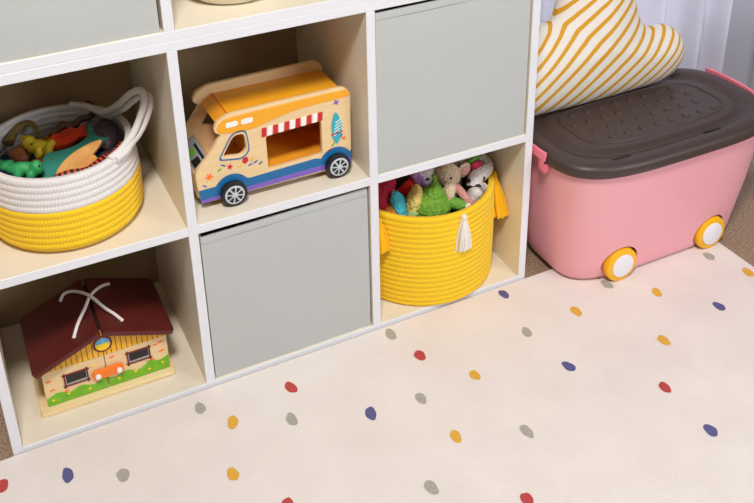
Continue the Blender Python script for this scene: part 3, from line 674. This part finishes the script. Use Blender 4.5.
# latch
la = obj('latch', front([rpoly([(.158,.0575),(.216,.0585),(.216,.0775),(.158,.0765)], .0095, 6)], .0575, .0640, .001), ORH, th_, ang=35, label='orange latch bar')
for x in (.1675,.2065): obj('latch_peg', cyl(x,.0555,.0668,.0052,.005,'Y',24,.001), WHP, la)
# roof slabs
RY0, RY1 = .045, .222
def slab(x_eave, z_eave, x_ap, z_ap, name='roof_panel'):
    dx, dz = x_eave-x_ap, z_eave-z_ap; ln = math.hypot(dx, dz); s = 1 if dx > 0 else -1
    me = plate([rpoly([(0,RY0),(ln,RY0),(ln,RY1),(0,RY1)], [.004,.012,.012,.004], 5)], .0095, .0018)
    a = math.atan2(dz, dx*s)
    M = Matrix.Translation((x_ap,0,z_ap)) @ (Matrix.Diagonal((s,1,1,1))) @ Matrix.Rotation(-a,4,'Y')
    me.transform(M)
    if s < 0: me.flip_normals()
    return obj(name, me, ROOF, th_, ang=35)
slab(.0585,.1165,.1818,.1675); slab(.3140,.1205,.1865,.1675)
obj('ridge_shade_strip', box(.1822,.1861, .068, .203, .1612, .1660), SLOT, th_, sm=False, label='dark filler strip painting the shade between the roof halves')  # dark filler stands in for the shade in the gap at the ridge
# white cord tied over the ridge
cd = bmesh.new()
def roofz(x): return (.1675-(.1818-x)*.4137 if x < .1818 else .1675-(x-.1865)*.3686) + .0085
def cordpts(pl): return catmull([(x,y,roofz(x)+dz) for x,y,dz in pl], 8)
tube(cordpts([(.136,.192,0),(.145,.202,.001),(.162,.190,.002),(.184,.146,.007),(.204,.112,.003),(.218,.094,.001),(.2275,.076,0)]), .0031, 10, bm=cd)
tube(cordpts([(.2275,.194,0),(.216,.187,.001),(.201,.170,.003),(.185,.146,.003),(.171,.122,.004),(.153,.098,.002),(.140,.073,0)]), .0031, 10, bm=cd)
for e_ in ((.136,.192),(.2275,.076),(.2275,.194),(.140,.073)): add(cd, ball((e_[0],e_[1],roofz(e_[0])), .0036, sub=2))
obj('carry_cord', cd, CORD, th_, ang=80, label='white cord tied over the roof')

# ---------------------------------------------------------------- pink bin with brown lid
BX, BY = 1.376, .020
t = thing('toy_storage_bin', 'pink plastic storage bin on yellow wheels with dark brown lid', 'storage bin', (BX,BY,RUG))
prof = [(.208,.090,RUG+.004,4),(.226,.104,RUG+.005,4),(.236,.112,RUG+.009,4),(.241,.117,RUG+.018,4),(.245,.121,.06,4),(.258,.137,.16,4),(.269,.150,.28,4),(.272,.153,.299,4),(.274,.155,.304,4),(.274,.155,.312,4)]
lo = [se(BX,BY,a,b,n,z,96) for a,b,z,n in prof]
lo += [se(BX,BY,.266,.147,4,.312,96), se(BX,BY,.262,.143,4,.28,96), se(BX,BY,.239,.115,4,.05,96), se(BX,BY,.228,.106,4,RUG+.012,96)]
body = loft(lo)
WX = (1.250,1.503); WR = .0405; WZc = RUG+WR+.0005
cuts = []
for x in WX: cuts.append(cyl(x, -.115, WZc, .0455, .06, 'Y', 48))
me = bool_diff(body, cuts)
obj('tub', me, PINK, t, ang=50)
bm = bmesh.new()
for x in WX: 
    w = obj('wheel', cyl(x, -.098, WZc, WR, .020, 'Y', 56, .005), WYEL, t)
    obj('wheel_cap', cyl(x, -.1085, WZc, .0275, .0055, 'Y', 48, .0015), WWHT, w)
    obj('wheel_well', cyl(x, -.0842, WZc, .0452, .002, 'Y', 48), PINK, t)
# lid
LZ = .312
lp = []
for da, db, z, n in [(-.004,-.004,LZ+.001,5),(.0,.0,LZ-.008,5),(.006,.006,LZ-.009,5),(.0095,.0095,LZ-.002,5),(.010,.010,LZ+.008,5),(.006,.006,LZ+.016,5),(-.002,-.002,LZ+.020,5),(-.016,-.014,LZ+.021,5),(-.030,-.026,LZ+.0195,4.8),(-.033,-.029,LZ+.0155,4.8),(-.038,-.034,LZ+.0138,4.6),(-.048,-.043,LZ+.0140,4.5),(-.054,-.048,LZ+.0195,4.5),(-.063,-.056,LZ+.0205,4.4)]:
    lp.append(se(BX, BY, .276+da, .158+db, n-1.2, z, 96))
for q in (.8,.55,.3,.05): lp.append(se(BX, BY, 216*q/1000, .106*q, 3.2, LZ+.0205, 96))
lid = obj('lid', loft(lp), BRN, t, ang=50, label='dark brown lid')
# raised inner frame line and crescent dimples
fr = tube(se(BX, BY, .190, .084, 4.0, LZ+.0205, 96), .0022, 8, closed=True); obj('lid_ridge', fr, BRN, lid)
for r in range(4):
    for c in range(9):
        x = BX-.158+c*.0395+(.0206 if r % 2 else -.004); y = BY-.058+r*.039
        if x > BX+.175: continue
        obj('lid_bump', ball((x, y, LZ+.0200), (.0120,.0105,.0022), (4,9,0), 3), BRN, lid)
for x in (1.2105,1.4485):
    bm = box(x-.022, x+.022, -.1165, -.1105, LZ+.0185, LZ+.0213, .0008); obj('latch_slot', bm, SLOT, lid, label='dark latch slot')
# pink clasps at both ends
for s in (-1, 1):
    pts = []
    for i in range(13):
        q = -1+2*i/12; y = BY+.030+q*.075 if s > 0 else BY+.018+q*.065
        pts.append(Vector((BX+s*(.2905-.004*q*q*abs(q)), y, LZ+.014-.002*q*q)))
    bm = bmesh.new()
    n = len(pts); prev = None
    for p in pts:
        a = [bm.verts.new(p+Vector((s*dx,0,dz))) for dx,dz in ((-.003,.007),(.003,.008),(.004,-.012),(-.001,-.014))]
        if prev:
            for k in range(4): bm.faces.new((prev[k],prev[(k+1)%4],a[(k+1)%4],a[k]))
        else: bm.faces.new(a)
        prev = a
    bm.faces.new(prev[::-1]); bmesh.ops.recalc_face_normals(bm, faces=bm.faces[:]); bevel(bm, .0012, 2, 50)
    yc = pts[2].y
    for yy in (pts[1].y, pts[-2].y):
        add(bm, box(min(BX+s*.272,BX+s*.288), max(BX+s*.272,BX+s*.288), yy-.009, yy+.009, LZ-.030, LZ-.0095, .002))
        add(bm, box(min(BX+s*.288,BX+s*.2905), max(BX+s*.288,BX+s*.2905), yy-.008, yy+.008, LZ-.024, LZ+.010, .002))
    obj('clasp', bm, PINK2, t, ang=35, label='bright pink clasp handle')

# ---------------------------------------------------------------- cloud cushion
PIL = mat('striped_cushion_fabric', (226,218,207), .9, bump=.35, bscale=350)
nt = PIL.node_tree; N = nt.nodes; L = nt.links; tc = [n for n in N if n.type == 'TEX_COORD'][0]
sp = N.new('ShaderNodeSeparateXYZ'); L.new(tc.outputs['UV'], sp.inputs[0])
def math_(op, a, b):
    m = N.new('ShaderNodeMath'); m.operation = op
    for i, v in enumerate((a, b)):
        if isinstance(v, (int, float)): m.inputs[i].default_value = v
        else: L.new(v, m.inputs[i])
    return m.outputs[0]
th = R(33)
v = math_('SUBTRACT', math_('MULTIPLY', sp.outputs[0], sin(th)), math_('MULTIPLY', sp.outputs[1], cos(th)))
fr_ = math_('FRACT', math_('DIVIDE', math_('ADD', v, 5.0), .0268), 0)
st = math_('LESS_THAN', fr_, .34)
mx = N.new('ShaderNodeMix'); mx.data_type = 'RGBA'; mx.inputs[6].default_value = lin((226,218,207)); mx.inputs[7].default_value = lin((208,150,28))
L.new(st, mx.inputs[0]); L.new(mx.outputs[2], N['Principled BSDF'].inputs['Base Color'])
po = [(1.16,.317),(1.33,.314),(1.48,.316),(1.565,.322),(1.612,.350),(1.626,.395),(1.607,.432),(1.570,.450),(1.535,.449),(1.510,.468),(1.504,.505),(1.494,.560),(1.460,.620),(1.400,.650),(1.355,.635),(1.325,.595),(1.302,.545),(1.280,.512),(1.240,.513),(1.170,.512),(1.115,.480),(1.088,.420),(1.092,.360),(1.118,.325)]
pts = [(p.x-.043 if p.x > 1.225 else 1.182-(1.225-p.x)*.70, p.y) for p in catmull([(a,b,0) for a,b in po], 5, True)]
PC = (1.33,.425); n = len(pts); bm = bmesh.new(); uvl = bm.loops.layers.uv.verify(); K = 22; THK = .068
tilt = R(-20); base = Vector((0,.110,.331))
def pplace(u, d, v):      # u=x, d=depth, v=height above the contact line
    return Vector((u, base.y + d*cos(tilt) - (v-.317)*sin(tilt), base.z + (v-.317)*cos(tilt) + d*sin(tilt)*1.0))
grid = {}
def edist(x, z, a, b):
    ax, az = a; bx_, bz = b; vx, vz = bx_-ax, bz-az; t_ = max(0, min(1, ((x-ax)*vx+(z-az)*vz)/(vx*vx+vz*vz+1e-12)))
    return math.hypot(x-ax-vx*t_, z-az-vz*t_)
for sgn in (-1, 1):
    for k in range(K+1):
        r = sin(pi/2*k/K) if k < K else 1
        for i in range(n):
            if k == 0:
                if i == 0: grid[(sgn,0)] = (bm.verts.new(pplace(PC[0], sgn*THK, PC[1])), (PC[0], PC[1]))
                continue
            if k == K and sgn == 1: grid[(1,K,i)] = grid[(-1,K,i)]; continue
            x = PC[0]+(pts[i][0]-PC[0])*r; z = PC[1]+(pts[i][1]-PC[1])*r
            dist = math.hypot(pts[i][0]-PC[0], pts[i][1]-PC[1])
            dd = min(edist(x, z, pts[q], pts[(q+1)%n]) for q in range(n)) if k < K else 0
            e_ = min(dd/.150, 1); d = sgn*THK*math.sqrt(max(0, 1-(1-e_)**2.2))
            rad = math.hypot(x-PC[0], z-PC[1]); s_ = 1+.22*(rad/.24)**2
            grid[(sgn,k,i)] = (bm.verts.new(pplace(x, d, z)), (PC[0]+(x-PC[0])*s_, PC[1]+(z-PC[1])*s_))
def fc(ks):
    try: f = bm.faces.new([grid[k][0] for k in ks])
    except ValueError: return
    for lp_, k in zip(f.loops, ks): lp_[uvl].uv = grid[k][1]
for sgn in (-1, 1):
    for i in range(n):
        j = (i+1) % n
        fc([(sgn,0),(sgn,1,i),(sgn,1,j)][::sgn*-1])
        for k in range(1, K): fc([(sgn,k,i),(sgn,k+1,i),(sgn,k+1,j),(sgn,k,j)][::sgn*-1])
bmesh.ops.recalc_face_normals(bm, faces=bm.faces[:])
inner = [grid[k_][0] for k_ in grid if len(k_) == 3 and 0 < k_[1] < K]
for _ in range(10): bmesh.ops.smooth_vert(bm, verts=inner, factor=.5, use_axis_x=True, use_axis_y=True, use_axis_z=True)
zmin = min(v_.co.z for v_ in bm.verts)
for v_ in bm.verts: v_.co.z += (.3332-zmin)
for v_ in bm.verts:           # flatten slightly where it rests on the lid
    if v_.co.z < .340: v_.co.z = .3342 + (v_.co.z-.3332)*.75
obj('cloud_cushion', bm, PIL, loc=(1.33,.16,.334), ang=120, label='cloud-shaped cushion with mustard diagonal stripes leaning on the bin lid', cat='cushion')

# ---------------------------------------------------------------- camera
FPX = 945.04
cam = bpy.data.cameras.new('camera'); co = bpy.data.objects.new('camera', cam); COL.objects.link(co)
yaw, pit, rol = .4377, .4331, -.0262
fw_ = Vector((sin(yaw)*cos(pit), cos(yaw)*cos(pit), -sin(pit))); rt = fw_.cross(Vector((0,0,1))).normalized(); upv = rt.cross(fw_)
r2 = rt*cos(rol)+upv*sin(rol); u2 = -rt*sin(rol)+upv*cos(rol)
M = Matrix(((r2.x,u2.x,-fw_.x,.0527),(r2.y,u2.y,-fw_.y,-1.3725),(r2.z,u2.z,-fw_.z,1.3165),(0,0,0,1)))
co.matrix_world = M
cam.sensor_width = 36; cam.lens = 36*FPX/754; cam.clip_start = .01
cam.shift_x = 14.883/754; cam.shift_y = -191.165/754
S.camera = co

# ---------------------------------------------------------------- light
def area(name, loc, target, size, power, rgb):
    l = bpy.data.lights.new(name, 'AREA'); l.shape = 'DISK'; l.size = size; l.energy = power; l.color = rgb
    o = bpy.data.objects.new(name, l); COL.objects.link(o); o.location = loc
    o.rotation_euler = (Vector(target)-Vector(loc)).to_track_quat('-Z','Y').to_euler(); return o
area('key_lamp', (-.05,-1.5,2.95), (.75,-.05,.2), .5, 82, (1,.96,.915))
area('cool_fill', (2.3,-2.5,1.6), (1.0,0,.3), 1.5, 46, (.88,.93,1))  # cool fill added from front right to brighten shelf fronts and curtain
area('curtain_backlight', (1.9,1.9,1.5), (1.8,.4,.8), 1.6, 40, (.90,.93,1))  # added lamp beyond the back wall, brightens the curtain from behind
w = bpy.data.worlds.new('world'); S.world = w; w.use_nodes = True
w.node_tree.nodes['Background'].inputs[0].default_value = (.93,.94,1,1); w.node_tree.nodes['Background'].inputs[1].default_value = .13
S.view_settings.view_transform = 'Standard'; S.view_settings.look = 'None'; S.view_settings.exposure = -.13; S.view_settings.gamma = 1
S.view_settings.use_curve_mapping = False
